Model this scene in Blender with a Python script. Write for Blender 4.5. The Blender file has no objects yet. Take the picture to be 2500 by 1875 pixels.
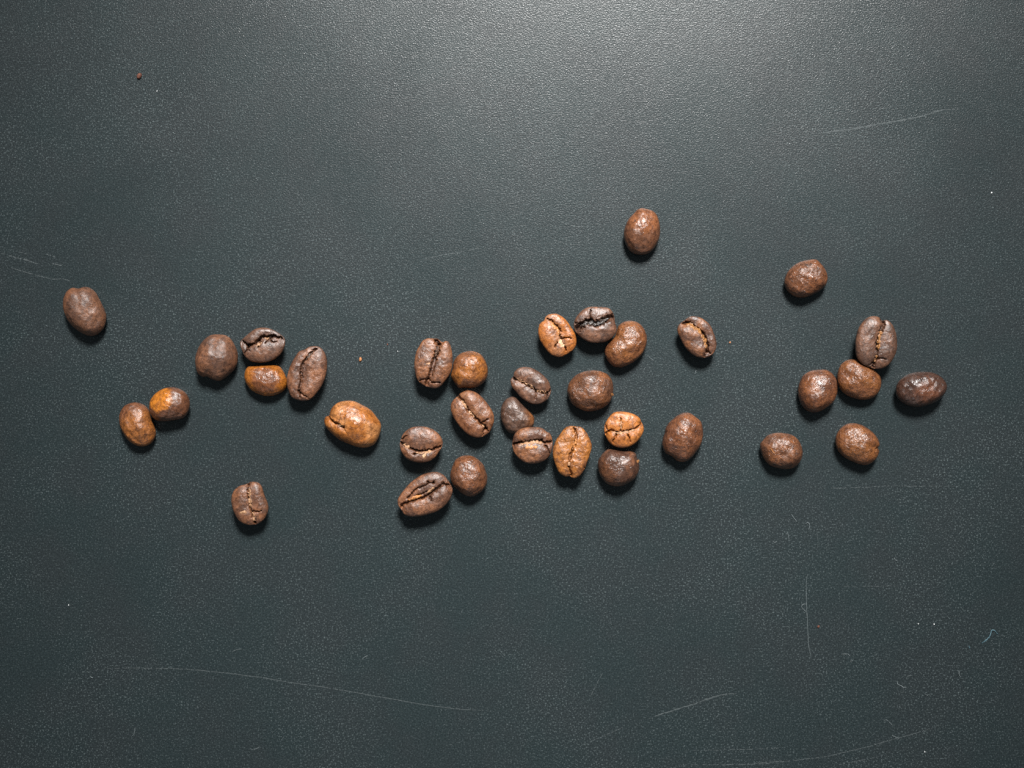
import bpy, math, random
import numpy as np
from mathutils import Vector

# ------------------------------------------------------------------ camera, world, lamps, exposure
scene = bpy.context.scene
CAM_H = 312.5                                   # mm above the board
cam_data = bpy.data.cameras.new('camera')
cam_data.lens = 50.0
cam_data.sensor_width = 36.0
cam_data.clip_start = 0.01
cam_data.clip_end = 20.0
cam = bpy.data.objects.new('camera', cam_data)
cam.location = (0.0, 0.0, CAM_H / 1000.0)       # looking straight down, top of the frame = +Y
scene.collection.objects.link(cam)
scene.camera = cam

world = bpy.data.worlds.new('World')
scene.world = world
world.use_nodes = True
wb = world.node_tree.nodes['Background']
wb.inputs['Color'].default_value = (0.80, 0.93, 1.0, 1.0)
wb.inputs['Strength'].default_value = 0.125


def area_lamp(name, loc, target, sx, sy, watts, colour):
    d = bpy.data.lights.new(name, 'AREA')
    d.shape = 'RECTANGLE'
    d.size, d.size_y = sx, sy
    d.energy = watts
    d.color = colour
    o = bpy.data.objects.new(name, d)
    o.location = loc
    o.rotation_euler = (Vector(target) - Vector(loc)).to_track_quat('-Z', 'Y').to_euler()
    scene.collection.objects.link(o)
    return o


# soft lamp beyond the top edge of the picture, weak wide one at the near side
# the key is a lamp with a soft-edged beam, so the light thins out towards the corners
kd = bpy.data.lights.new('key_lamp', 'SPOT')
kd.energy = 120.0
kd.color = (1.0, 0.985, 0.96)
kd.shadow_soft_size = 0.13
kd.spot_size = math.radians(27)
kd.spot_blend = 1.0
key = bpy.data.objects.new('key_lamp', kd)
key.location = (0.075, 0.570, 0.71)
key.rotation_euler = (Vector((0.008, 0.028, 0.0)) - key.location).to_track_quat('-Z', 'Y').to_euler()
scene.collection.objects.link(key)
area_lamp('fill_lamp', (-0.02, -0.72, 0.42), (0.0, 0.0, 0.0), 0.40, 0.30, 0.6, (0.95, 0.98, 1.0))

scene.view_settings.view_transform = 'Standard'
scene.view_settings.look = 'None'
scene.view_settings.exposure = 0.0
scene.view_settings.gamma = 1.0
scene.view_settings.use_curve_mapping = False
scene.render.engine = 'CYCLES'
scene.cycles.max_bounces = 6
scene.cycles.use_denoising = False              # the fine grain of the board is real detail
scene.cycles.use_adaptive_sampling = False

MM = 0.001
C = scene.collection
RNG = np.random.RandomState(7)
random.seed(7)


# ------------------------------------------------------------------ helpers
class Noise3:
    """smooth random field: a sum of random plane waves, roughly in -1..1"""
    def __init__(self, seed, wavelength, n=14):
        r = np.random.RandomState(seed)
        d = r.normal(size=(n, 3))
        d /= np.linalg.norm(d, axis=1)[:, None]
        self.k = d * (2 * math.pi / wavelength) * r.uniform(0.6, 1.5, (n, 1))
        self.p = r.uniform(0, 2 * math.pi, n)
        self.n = n

    def __call__(self, p):
        return np.sin(p @ self.k.T + self.p).sum(axis=1) / math.sqrt(self.n * 0.5) * 0.6


def mesh_object(name, verts_mm, faces, material, parent=None, smooth=True):
    me = bpy.data.meshes.new(name)
    v = np.asarray(verts_mm, dtype=np.float32) * MM
    if isinstance(faces, tuple):                # (quads array, tris array)
        q, t = faces
        nq, nt = len(q), len(t)
        me.vertices.add(len(v))
        me.vertices.foreach_set('co', v.ravel())
        me.loops.add(nq * 4 + nt * 3)
        me.loops.foreach_set('vertex_index', np.concatenate([q.ravel(), t.ravel()]).astype(np.int32))
        me.polygons.add(nq + nt)
        starts = np.concatenate([np.arange(nq) * 4, nq * 4 + np.arange(nt) * 3]).astype(np.int32)
        me.polygons.foreach_set('loop_start', starts)
        me.update(calc_edges=True)
        me.validate()
    else:
        me.from_pydata([tuple(map(float, p)) for p in v], [], faces)
        me.update()
    if smooth:
        me.polygons.foreach_set('use_smooth', [True] * len(me.polygons))
    if material is not None:
        me.materials.append(material)
    o = bpy.data.objects.new(name, me)
    C.objects.link(o)
    if parent is not None:
        o.parent = parent
    return o


def tag(o, label, category, group=None, kind=None):
    o['label'] = label
    o['category'] = category
    if group:
        o['group'] = group
    if kind:
        o['kind'] = kind
    return o


def polyline(pts, step):
    """smooth dense curve (Catmull-Rom) through open 2-D points"""
    p = np.array(pts, float)
    if len(p) == 2:
        n = max(3, int(np.linalg.norm(p[1] - p[0]) / step) + 1)
        return p[0] + (p[1] - p[0]) * np.linspace(0, 1, n)[:, None]
    e = np.vstack([2 * p[0] - p[1], p, 2 * p[-1] - p[-2]])
    out = []
    for i in range(1, len(e) - 2):
        n = max(2, int(np.linalg.norm(e[i + 1] - e[i]) / step) + 1)
        t = np.linspace(0, 1, n, endpoint=False)[:, None]
        a, b, c, d = e[i - 1], e[i], e[i + 1], e[i + 2]
        out.append(0.5 * (2 * b + (c - a) * t + (2 * a - 5 * b + 4 * c - d) * t ** 2 + (3 * b - a - 3 * c + d) * t ** 3))
    out.append(p[-1:])
    return np.vstack(out)


def path_distance(xy, path):
    """distance, signed side and arc position (0..1) of every point to a dense polyline"""
    best = np.full(len(xy), 1e9)
    side = np.zeros(len(xy))
    arc = np.zeros(len(xy))
    seg = np.linalg.norm(np.diff(path, axis=0), axis=1)
    cum = np.concatenate([[0], np.cumsum(seg)])
    for i in range(len(path) - 1):
        a, ab = path[i], path[i + 1] - path[i]
        ap = xy - a
        t = np.clip((ap @ ab) / (ab @ ab + 1e-12), 0, 1)
        d = np.linalg.norm(ap - t[:, None] * ab, axis=1)
        m = d < best
        best[m] = d[m]
        side[m] = np.sign(ab[0] * ap[m, 1] - ab[1] * ap[m, 0])
        arc[m] = (cum[i] + t[m] * seg[i]) / cum[-1]
    return best, side, arc


def smoothstep(a, b, x):
    t = np.clip((x - a) / (b - a), 0, 1)
    return t * t * (3 - 2 * t)


# ------------------------------------------------------------------ materials
def new_material(name):
    m = bpy.data.materials.new(name)
    m.use_nodes = True
    nt = m.node_tree
    return m, nt, nt.nodes['Principled BSDF']


def N(nt, kind, **vals):
    n = nt.nodes.new(kind)
    for k, v in vals.items():
        if k in n.inputs:
            n.inputs[k].default_value = v
        else:
            setattr(n, k, v)
    return n


def noise_node(nt, vec, scale, detail=3.0, rough=0.55, dist=0.0):
    n = N(nt, 'ShaderNodeTexNoise')
    n.inputs['Scale'].default_value = scale
    n.inputs['Detail'].default_value = detail
    n.inputs['Roughness'].default_value = rough
    n.inputs['Distortion'].default_value = dist
    nt.links.new(vec, n.inputs['Vector'])
    return n.outputs['Fac']


def remap(nt, fac, a, b, lo=0.0, hi=1.0):
    n = N(nt, 'ShaderNodeMapRange')
    n.interpolation_type = 'SMOOTHSTEP'
    nt.links.new(fac, n.inputs['Value'])
    n.inputs['From Min'].default_value = a
    n.inputs['From Max'].default_value = b
    n.inputs['To Min'].default_value = lo
    n.inputs['To Max'].default_value = hi
    return n.outputs['Result']


def mix(nt, fac, a, b, mode='MIX'):
    n = N(nt, 'ShaderNodeMix')
    n.data_type = 'RGBA'
    n.blend_type = mode
    if isinstance(fac, float):
        n.inputs[0].default_value = fac
    else:
        nt.links.new(fac, n.inputs[0])
    for sock, v in ((n.inputs[6], a), (n.inputs[7], b)):
        if isinstance(v, tuple):
            sock.default_value = (*v, 1.0)
        else:
            nt.links.new(v, sock)
    return n.outputs[2]


def board_material():
    m, nt, p = new_material('dark_board')
    tc = N(nt, 'ShaderNodeTexCoord').outputs['Object']
    cloud = noise_node(nt, tc, 60.0, 3.0)
    col = mix(nt, remap(nt, cloud, 0.35, 0.65), BOARD_A, BOARD_B)
    fine = noise_node(nt, tc, 3100.0, 3.0, 0.65)
    col = mix(nt, remap(nt, fine, 0.36, 0.64), col, mix(nt, 1.0, col, (0.50, 0.52, 0.52), 'MULTIPLY'))
    # pale specks in the base colour: fine dust plus painted glints of the grain
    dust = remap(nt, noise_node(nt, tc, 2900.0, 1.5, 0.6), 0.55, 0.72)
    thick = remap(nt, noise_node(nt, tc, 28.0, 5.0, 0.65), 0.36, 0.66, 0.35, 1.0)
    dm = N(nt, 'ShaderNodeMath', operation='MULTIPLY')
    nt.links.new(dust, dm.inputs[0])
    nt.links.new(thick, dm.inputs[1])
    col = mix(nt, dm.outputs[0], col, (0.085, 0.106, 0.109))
    nt.links.new(col, p.inputs['Base Color'])
    rough = remap(nt, noise_node(nt, tc, 30.0, 5.0, 0.6, 0.8), 0.3, 0.7, BOARD_ROUGH - 0.015, BOARD_ROUGH + 0.015)
    nt.links.new(rough, p.inputs['Roughness'])
    p.inputs['IOR'].default_value = 1.5
    p.inputs['Specular IOR Level'].default_value = BOARD_SPEC
    h1 = noise_node(nt, tc, 3300.0, 1.5, 0.6)
    b = N(nt, 'ShaderNodeBump')
    b.inputs['Strength'].default_value = 1.0
    b.inputs['Distance'].default_value = BOARD_BUMP
    nt.links.new(h1, b.inputs['Height'])
    nt.links.new(b.outputs['Normal'], p.inputs['Normal'])
    return m


BOARD_A = (0.0192, 0.0290, 0.0312)
BOARD_B = (0.0216, 0.0286, 0.0310)
BOARD_ROUGH = 0.30
BOARD_SPEC = 0.39
BOARD_BUMP = 0.000052

# roasted colours (linear)
DARK = (0.116, 0.054, 0.031)
BLACK = (0.064, 0.030, 0.020)
MID = (0.145, 0.063, 0.034)
RED = (0.168, 0.063, 0.026)
UMBER = (0.124, 0.051, 0.025)
ORANGE = (0.33, 0.108, 0.021)
AMBER = (0.32, 0.106, 0.018)
PALE = (0.40, 0.140, 0.030)

# base, patch colour, patch scale (1/m), patch from..to, dark blotch amount, roughness, wrinkle bump
SKINS = {
    'dull':            ((0.105, 0.047, 0.026), (0.190, 0.078, 0.036), 190, .40, .66, .25, .52, .5),
    'patch_red':       (RED, (0.27, 0.095, 0.022), 150, .40, .55, .75, .42, .5),
    'patch_orange':    ((0.135, 0.053, 0.025), (0.45, 0.150, 0.015), 95, .44, .50, .8, .36, .35),
    'patch_gloss':     ((0.33, 0.110, 0.016), (0.170, 0.060, 0.022), 170, .44, .54, .45, .32, .45),
    'patch_round':     ((0.185, 0.070, 0.026), (0.28, 0.098, 0.020), 190, .50, .60, .6, .36, .6),
    'dark':            ((0.092, 0.045, 0.028), (0.165, 0.074, 0.040), 260, .42, .64, .30, .44, .45),
    'mid':             ((0.112, 0.049, 0.027), (0.215, 0.088, 0.040), 260, .40, .62, .35, .45, .6),
    'dark_red':        ((0.100, 0.044, 0.025), (0.205, 0.082, 0.034), 260, .42, .62, .40, .44, .6),
    'red':             (RED, (0.22, 0.090, 0.036), 240, .40, .70, .25, .44, .5),
    'orange_red':      (RED, (0.34, 0.125, 0.026), 230, .38, .60, .35, .40, .8),
    'orange':          (ORANGE, (0.29, 0.120, 0.048), 210, .42, .62, .15, .40, .4),
    'orange_light':    (PALE, ORANGE, 220, .40, .66, .10, .42, .35),
    'orange_speck':    (AMBER, (0.42, 0.180, 0.060), 190, .40, .62, .95, .38, .45),
    'mottled':         (UMBER, RED, 420, .42, .58, .95, .36, .9),
    'tri':             ((0.090, 0.046, 0.029), (0.22, 0.080, 0.022), 110, .52, .68, .30, .46, .6),
    'wrinkled':        ((0.102, 0.043, 0.022), (0.195, 0.075, 0.030), 300, .40, .62, .40, .36, 1.0),
    'wrinkled_orange': (RED, (0.205, 0.076, 0.023), 260, .38, .62, .35, .35, 1.0),
    'dark_gloss':      ((0.080, 0.038, 0.024), (0.150, 0.062, 0.030), 260, .42, .62, .55, .32, .7),
    'gloss_red':       ((0.108, 0.043, 0.022), (0.200, 0.074, 0.029), 260, .38, .62, .45, .33, .9),
    'two_tone':        (UMBER, (0.20, 0.075, 0.030), 140, .46, .56, .6, .34, .5),
    'black_gloss':     (BLACK, (0.13, 0.050, 0.026), 190, .44, .62, .5, .32, .6),
}


def bean_material(skin, seed, spot=None):
    base, patch, psc, pa, pb, blotch, rough, wr = SKINS[skin]
    m, nt, p = new_material('roasted_%s' % skin)
    tc = N(nt, 'ShaderNodeTexCoord').outputs['Object']
    mp = N(nt, 'ShaderNodeMapping')
    r = np.random.RandomState(seed)
    mp.inputs['Location'].default_value = tuple(r.uniform(-3, 3, 3))
    mp.inputs['Rotation'].default_value = tuple(r.uniform(0, 6, 3))
    nt.links.new(tc, mp.inputs['Vector'])
    v = mp.outputs['Vector']
    big = noise_node(nt, v, psc, 5.0, 0.6, 0.4)
    fac = remap(nt, big, pa, pb)
    if spot:
        # the paler roast sits on one side of this bean: (x, y, z, radius, ragged edge) in mm
        dn = N(nt, 'ShaderNodeVectorMath', operation='DISTANCE')
        nt.links.new(tc, dn.inputs[0])
        dn.inputs[1].default_value = tuple(c * MM for c in spot[:3])
        ad = N(nt, 'ShaderNodeMath', operation='MULTIPLY_ADD')
        nt.links.new(noise_node(nt, v, 420.0, 5.0, 0.65, 0.5), ad.inputs[0])
        ad.inputs[1].default_value = spot[4] * 2 * MM
        nt.links.new(dn.outputs['Value'], ad.inputs[2])
        fac = remap(nt, ad.outputs[0], (spot[3] - spot[5] + spot[4]) * MM, (spot[3] + spot[5] + spot[4]) * MM, 1.0, 0.0)
    col = mix(nt, fac, base, patch)
    # scorched blotches
    bl = noise_node(nt, v, 640.0, 6.0, 0.72, 0.8)
    col = mix(nt, remap(nt, bl, 0.55, 0.66, 0.0, min(1.0, blotch)), col, mix(nt, 1.0, col, (0.24, 0.21, 0.20), 'MULTIPLY'))
    # mottling and fine cellular grain, light and dark
    m1 = noise_node(nt, v, 1100.0, 5.0, 0.75, 0.6)
    col = mix(nt, remap(nt, m1, 0.34, 0.58), mix(nt, 1.0, col, (0.42, 0.38, 0.36), 'MULTIPLY'), col)
    g = noise_node(nt, v, 2600.0, 4.0, 0.7)
    col = mix(nt, remap(nt, g, 0.34, 0.54), mix(nt, 1.0, col, (0.58, 0.55, 0.53), 'MULTIPLY'), col)
    g2 = noise_node(nt, v, 1700.0, 4.0, 0.75)
    col = mix(nt, remap(nt, g2, 0.56, 0.72, 0.0, 0.75), col, mix(nt, 1.0, col, (1.8, 1.7, 1.6), 'MULTIPLY'))
    nt.links.new(col, p.inputs['Base Color'])
    rr = remap(nt, noise_node(nt, v, 700.0, 3.0), 0.3, 0.7, rough - 0.07, rough + 0.09)
    nt.links.new(rr, p.inputs['Roughness'])
    p.inputs['IOR'].default_value = 1.5
    p.inputs['Specular IOR Level'].default_value = 0.62
    h1 = noise_node(nt, v, 1150.0, 2.5, 0.55, 1.8)
    h2 = noise_node(nt, v, 2000.0, 3.0, 0.6, 0.8)
    b1 = N(nt, 'ShaderNodeBump')
    b1.inputs['Strength'].default_value = 1.0
    b1.inputs['Distance'].default_value = 0.00020 * wr
    nt.links.new(h1, b1.inputs['Height'])
    b2 = N(nt, 'ShaderNodeBump')
    b2.inputs['Strength'].default_value = 1.0
    b2.inputs['Distance'].default_value = 0.00007
    nt.links.new(h2, b2.inputs['Height'])
    nt.links.new(b1.outputs['Normal'], b2.inputs['Normal'])
    nt.links.new(b2.outputs['Normal'], p.inputs['Normal'])
    return m


def plain_material(name, c1, c2, rough, scale=2200.0, bump=0.0):
    m, nt, p = new_material(name)
    tc = N(nt, 'ShaderNodeTexCoord').outputs['Object']
    f = noise_node(nt, tc, scale, 4.0, 0.7)
    nt.links.new(mix(nt, remap(nt, f, 0.35, 0.65), c1, c2), p.inputs['Base Color'])
    p.inputs['Roughness'].default_value = rough
    if bump:
        b = N(nt, 'ShaderNodeBump')
        b.inputs['Distance'].default_value = bump
        nt.links.new(f, b.inputs['Height'])
        nt.links.new(b.outputs['Normal'], p.inputs['Normal'])
    return m


SKIN_MATS = {
    'tan': plain_material('silverskin_tan', (0.20, 0.100, 0.050), (0.44, 0.25, 0.135), 0.45, bump=0.0001),
    'pale': plain_material('silverskin_pale', (0.38, 0.22, 0.12), (0.60, 0.40, 0.24), 0.45, bump=0.0001),
    'gold': plain_material('silverskin_gold', (0.12, 0.050, 0.018), (0.36, 0.165, 0.055), 0.38, bump=0.0001),
    'orange': plain_material('silverskin_orange', (0.28, 0.110, 0.035), (0.48, 0.21, 0.065), 0.45, bump=0.0001),
    'dark': plain_material('silverskin_dark', (0.035, 0.021, 0.015), (0.10, 0.055, 0.034), 0.4, bump=0.0001),
    'black': plain_material('silverskin_charred', (0.012, 0.010, 0.009), (0.055, 0.040, 0.032), 0.28, bump=0.00015),
}
CRUMB_MATS = {
    'red': plain_material('crumb_red', (0.07, 0.024, 0.014), (0.19, 0.062, 0.032), 0.8),
    'orange': plain_material('crumb_orange', (0.26, 0.10, 0.035), (0.46, 0.20, 0.075), 0.8),
}
DUST_MAT = plain_material('white_dust', (0.55, 0.58, 0.58), (0.80, 0.82, 0.82), 0.8)
LINT_MAT = plain_material('lint', (0.075, 0.094, 0.098), (0.15, 0.178, 0.186), 0.7)
HAIR_MAT = plain_material('thin_hair', (0.10, 0.125, 0.13), (0.17, 0.20, 0.205), 0.6)
BLUE_MAT = plain_material('blue_lint', (0.05, 0.11, 0.135), (0.10, 0.185, 0.22), 0.7)
SCRATCH_MAT = plain_material('scratched_board', (0.030, 0.039, 0.041), (0.062, 0.076, 0.079), 0.7, 1600.0)


# ------------------------------------------------------------------ plan positions (mm, board coordinates)
BEANS = [
    {'label': 'dull brown coffee bean lying alone at far left, a small notch in its top end', 'kind': 'back', 'mat': 'dull', 'out': [(-95.17, 20.95), (-94.6, 21.14), (-93.62, 21.35), (-92.57, 21.03), (-91.51, 20.13), (-90.7, 18.67), (-89.88, 17.04), (-89.23, 15.41), (-89.2, 14.11), (-89.56, 12.65), (-90.37, 11.51), (-91.51, 10.78), (-92.81, 10.57), (-94.28, 11.1), (-95.58, 11.92), (-96.88, 13.14), (-97.86, 14.6), (-98.42, 16.23), (-98.54, 18.02), (-98.26, 19.32), (-97.61, 20.46), (-96.72, 21.08), (-95.9, 21.08)], 'crease': [], 'cracks': [], 'skin': []},
    {'label': 'orange-brown kidney-shaped bean, lower left of the touching pair at left', 'kind': 'back', 'mat': 'patch_red', 'out': [(-83.43, -4.1), (-81.8, -4.18), (-80.44, -4.91), (-79.63, -6.13), (-79.22, -8.03), (-78.41, -9.93), (-78.33, -11.29), (-78.95, -12.64), (-80.17, -13.51), (-81.8, -13.67), (-83.56, -12.92), (-84.78, -11.69), (-85.87, -9.66), (-86.27, -7.76), (-86.0, -6.13), (-85.05, -4.78)], 'crease': [], 'cracks': [], 'skin': [], 'spot': (0.8, -1.2, 3.0, 4.2, 1.6, 0.7)},
    {'label': 'bright orange glossy bean with scorched dark edge, upper right of the pair at left', 'kind': 'back', 'mat': 'patch_orange', 'out': [(-75.29, -0.71), (-73.66, -0.84), (-72.03, -1.66), (-71.08, -3.01), (-70.81, -4.51), (-71.22, -6.13), (-72.17, -7.35), (-74.2, -7.9), (-76.65, -8.17), (-78.14, -7.9), (-79.22, -6.81), (-79.63, -5.32), (-79.49, -3.83), (-78.54, -2.34), (-77.05, -1.25)], 'crease': [], 'cracks': [], 'skin': [], 'lift': 1.2, 'spot': (-1.3, 0.9, 3.5, 3.0, 1.1, 0.35)},
    {'label': 'smooth dull brown bean left of the three clustered beans, tiny nick at its lower end', 'kind': 'back', 'mat': 'dull', 'out': [(-64.76, 10.89), (-63.14, 10.75), (-61.92, 10.08), (-61.0, 8.65), (-60.39, 7.23), (-60.25, 5.6), (-60.59, 3.97), (-61.61, 2.55), (-62.93, 1.43), (-64.15, 0.78), (-65.58, 0.92), (-66.59, 1.43), (-67.04, 1.68), (-68.02, 1.64), (-69.04, 2.45), (-69.48, 3.97), (-69.54, 5.6), (-69.14, 7.23), (-68.32, 8.86), (-67.2, 10.08), (-66.09, 10.75)], 'crease': [], 'cracks': [], 'skin': []},
    {'label': 'dark crease-up bean with a jagged crack, directly above the glossy orange-brown bean', 'kind': 'face', 'mat': 'dark', 'out': [(-54.8, 12.37), (-53.37, 12.21), (-51.95, 11.6), (-50.73, 10.79), (-49.92, 9.87), (-49.92, 8.45), (-50.53, 7.03), (-51.75, 5.8), (-53.37, 4.99), (-55.2, 4.75), (-57.24, 4.99), (-58.46, 5.8), (-59.17, 7.03), (-59.72, 8.45), (-59.64, 9.47), (-58.66, 10.38), (-57.44, 11.4), (-56.22, 12.15)], 'crease': [[(-58.87, 9.36), (-57.85, 8.69), (-56.63, 8.86), (-55.61, 9.67), (-54.59, 10.38), (-53.37, 10.48), (-52.15, 10.58), (-51.34, 10.28), (-50.53, 10.24)]], 'cracks': [[(-57.44, 8.35), (-58.15, 7.53), (-58.82, 6.62)], [(-52.56, 10.48), (-53.07, 9.87), (-52.56, 9.26), (-51.54, 9.36)], [(-55.61, 9.67), (-55.2, 8.96), (-55.61, 8.14)], [(-53.98, 10.38), (-53.68, 9.67), (-54.09, 8.96)], [(-57.85, 8.69), (-57.95, 7.94), (-57.44, 7.23)]], 'skin': [([(-56.02, 8.25), (-55.41, 8.75), (-54.8, 9.06)], 0.4, 'tan'), ([(-54.29, 10.08), (-53.78, 9.87), (-53.37, 10.18)], 0.35, 'tan')], 'step': 0.35, 'slit': 0.2},
    {'label': 'glossy orange-brown striped bean lying sideways under the dark jagged-crack bean', 'kind': 'back', 'mat': 'patch_gloss', 'out': [(-57.95, 3.77), (-56.22, 3.97), (-54.59, 4.12), (-52.56, 4.12), (-51.14, 3.83), (-50.32, 2.96), (-49.71, 1.74), (-49.35, 0.52), (-49.71, -0.91), (-50.73, -1.82), (-52.36, -2.49), (-54.19, -2.6), (-55.81, -2.13), (-57.24, -1.31), (-58.26, -0.09), (-58.72, 1.13), (-58.7, 2.55)], 'crease': [], 'cracks': [], 'skin': [], 'spot': (0.1, -0.2, 4.5, 2.9, 1.6, 0.6)},
    {'label': 'crease-up brown bean standing tall at the right end of the left cluster', 'kind': 'face', 'mat': 'mid', 'out': [(-43.61, 8.31), (-42.39, 8.14), (-41.37, 7.23), (-40.72, 5.6), (-40.66, 3.77), (-40.97, 1.74), (-41.78, -0.3), (-42.9, -1.92), (-44.22, -3.25), (-45.64, -3.69), (-47.27, -3.45), (-48.49, -2.74), (-49.2, -1.11), (-49.47, 0.52), (-49.31, 1.94), (-48.8, 3.77), (-47.88, 5.6), (-46.86, 7.03), (-45.44, 7.64), (-44.63, 8.14)], 'crease': [[(-43.0, 7.64), (-44.02, 6.92), (-44.83, 5.8), (-45.85, 4.58), (-46.21, 2.96), (-46.09, 1.33), (-46.36, -0.3), (-46.76, -1.52)]], 'cracks': [[(-46.76, -1.52), (-46.46, -1.92), (-45.64, -2.43), (-44.53, -3.25)], [(-46.46, -1.92), (-46.52, -3.14)]], 'skin': [([(-43.51, 7.23), (-44.42, 6.21), (-45.24, 5.19)], 0.35, 'dark')], 'wrinkle': 1.6, 'slit': 0.2},
    {'label': 'largest pale orange bean, lying on its side with a slit at its left end', 'kind': 'back', 'mat': 'orange_speck', 'out': [(-36.29, -3.69), (-34.66, -3.8), (-33.03, -4.57), (-31.2, -5.59), (-29.78, -7.21), (-28.86, -8.64), (-28.86, -10.26), (-29.47, -12.09), (-30.39, -13.31), (-32.02, -13.92), (-33.85, -13.82), (-35.88, -13.11), (-37.71, -12.3), (-39.54, -10.87), (-40.86, -9.45), (-41.27, -8.23), (-40.97, -7.21), (-40.52, -6.97), (-40.11, -7.17), (-39.99, -6.2), (-39.34, -4.98), (-38.12, -4.06)], 'crease': [[(-40.56, -6.81), (-39.54, -7.72), (-38.53, -8.43), (-37.51, -8.88), (-36.49, -9.45)]], 'cracks': [], 'skin': [([(-37.81, -9.0), (-37.3, -9.12), (-36.8, -9.25)], 0.2, 'pale')], 'step': 0.4, 'slit': 0.18, 'valley': 0.25},
    {'label': 'small crease-up brown bean lying alone below the left cluster', 'kind': 'face', 'mat': 'mid', 'out': [(-56.88, -21.49), (-55.9, -21.62), (-55.05, -22.47), (-54.44, -24.42), (-53.83, -25.89), (-53.54, -27.35), (-53.95, -28.82), (-54.93, -30.16), (-56.51, -30.89), (-58.22, -30.89), (-59.93, -30.04), (-61.03, -28.33), (-61.59, -26.38), (-61.59, -24.67), (-60.91, -23.2), (-59.69, -22.35), (-58.59, -22.08), (-57.93, -21.79), (-57.54, -21.54)], 'crease': [[(-57.93, -21.98), (-57.78, -23.45), (-57.61, -24.91), (-57.44, -26.38), (-57.0, -27.84), (-56.64, -29.06), (-56.39, -30.65)]], 'cracks': [[(-56.64, -27.89), (-55.54, -28.04), (-54.76, -27.79)]], 'skin': [([(-57.54, -22.71), (-57.44, -24.18), (-57.37, -25.64), (-57.12, -27.11)], 0.45, 'tan'), ([(-56.76, -28.08), (-56.56, -29.06), (-56.39, -30.04)], 0.35, 'tan'), ([(-59.57, -28.28), (-58.71, -28.13), (-57.98, -28.21)], 0.55, 'tan')], 'slit': 0.22, 'valley': 0.3},
    {'label': 'dark crease-up bean with deep black furrow and forked cracks, touching a round bean', 'kind': 'face', 'mat': 'dark_red', 'out': [(-18.45, 10.05), (-17.31, 9.97), (-16.34, 9.93), (-15.77, 9.45), (-15.33, 9.2), (-14.55, 9.45), (-13.81, 9.12), (-13.33, 7.82), (-13.08, 6.19), (-13.08, 4.56), (-13.33, 3.1), (-13.9, 1.8), (-14.71, 0.66), (-15.69, -0.48), (-16.82, -0.97), (-18.13, -0.77), (-19.59, -0.15), (-20.73, 0.82), (-21.22, 2.29), (-21.46, 3.75), (-21.38, 5.38), (-21.06, 7.01), (-20.4, 8.31), (-19.59, 9.53)], 'crease': [[(-16.5, 9.61), (-16.26, 8.8), (-16.34, 7.66), (-16.66, 6.35), (-16.99, 5.22), (-17.39, 3.75), (-17.72, 2.29), (-18.29, 1.15), (-18.65, -0.24)]], 'cracks': [[(-17.23, 9.93), (-16.74, 9.2), (-16.26, 8.71)], [(-15.28, 9.28), (-15.69, 9.04), (-16.26, 8.71)], [(-18.29, 1.15), (-19.43, 1.07), (-20.57, 0.69)], [(-17.64, 0.42), (-16.82, 0.33), (-15.6, 0.25)]], 'skin': [([(-16.34, 8.31), (-16.5, 7.17), (-16.82, 6.03)], 0.3, 'dark'), ([(-18.78, 4.24), (-18.29, 4.43), (-17.88, 4.56)], 0.3, 'tan')], 'slit': 0.36, 'wrinkle': 1.3},
    {'label': 'round orange-brown bean wedged between two crease-up beans in the middle', 'kind': 'back', 'mat': 'patch_round', 'out': [(-9.67, 7.2), (-8.36, 7.14), (-7.06, 6.6), (-6.09, 5.54), (-5.52, 4.24), (-5.27, 2.77), (-5.52, 1.31), (-6.41, 0.17), (-7.71, -0.64), (-9.18, -0.89), (-10.48, -0.77), (-11.62, -0.89), (-12.27, -0.15), (-13.08, 0.98), (-13.44, 1.8), (-13.08, 3.26), (-12.92, 4.56), (-12.27, 5.87), (-11.13, 6.76)], 'crease': [], 'cracks': [], 'skin': [], 'lift': 0.8},
    {'label': 'reddish brown crease-up bean, tilted, its long furrow ending in a cracked fork', 'kind': 'face', 'mat': 'red', 'out': [(-9.99, -1.46), (-8.85, -1.54), (-7.55, -2.11), (-6.25, -3.25), (-5.11, -4.71), (-4.3, -6.01), (-3.94, -7.31), (-4.05, -8.62), (-4.62, -9.92), (-5.11, -10.73), (-6.57, -11.63), (-8.04, -11.71), (-9.67, -11.06), (-11.13, -9.75), (-12.27, -8.29), (-13.08, -6.83), (-13.49, -5.36), (-13.25, -4.06), (-12.43, -3.08), (-11.78, -2.63), (-11.29, -2.03)], 'crease': [[(-11.7, -2.68), (-10.8, -3.73), (-10.07, -4.87), (-9.18, -6.18), (-8.04, -7.31), (-7.06, -8.29), (-6.17, -8.94), (-5.76, -9.59)]], 'cracks': [[(-6.49, -8.37), (-5.76, -7.88), (-5.11, -7.61)], [(-5.76, -9.59), (-6.33, -10.41), (-6.41, -11.51)], [(-5.84, -9.75), (-5.11, -10.28)]], 'skin': [([(-11.13, -3.65), (-10.48, -4.47), (-9.83, -5.44)], 0.35, 'tan'), ([(-9.5, -5.85), (-8.85, -6.58), (-8.2, -7.31)], 0.25, 'tan'), ([(-6.49, -8.94), (-6.0, -9.43)], 0.3, 'tan')], 'slit': 0.22},
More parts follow.
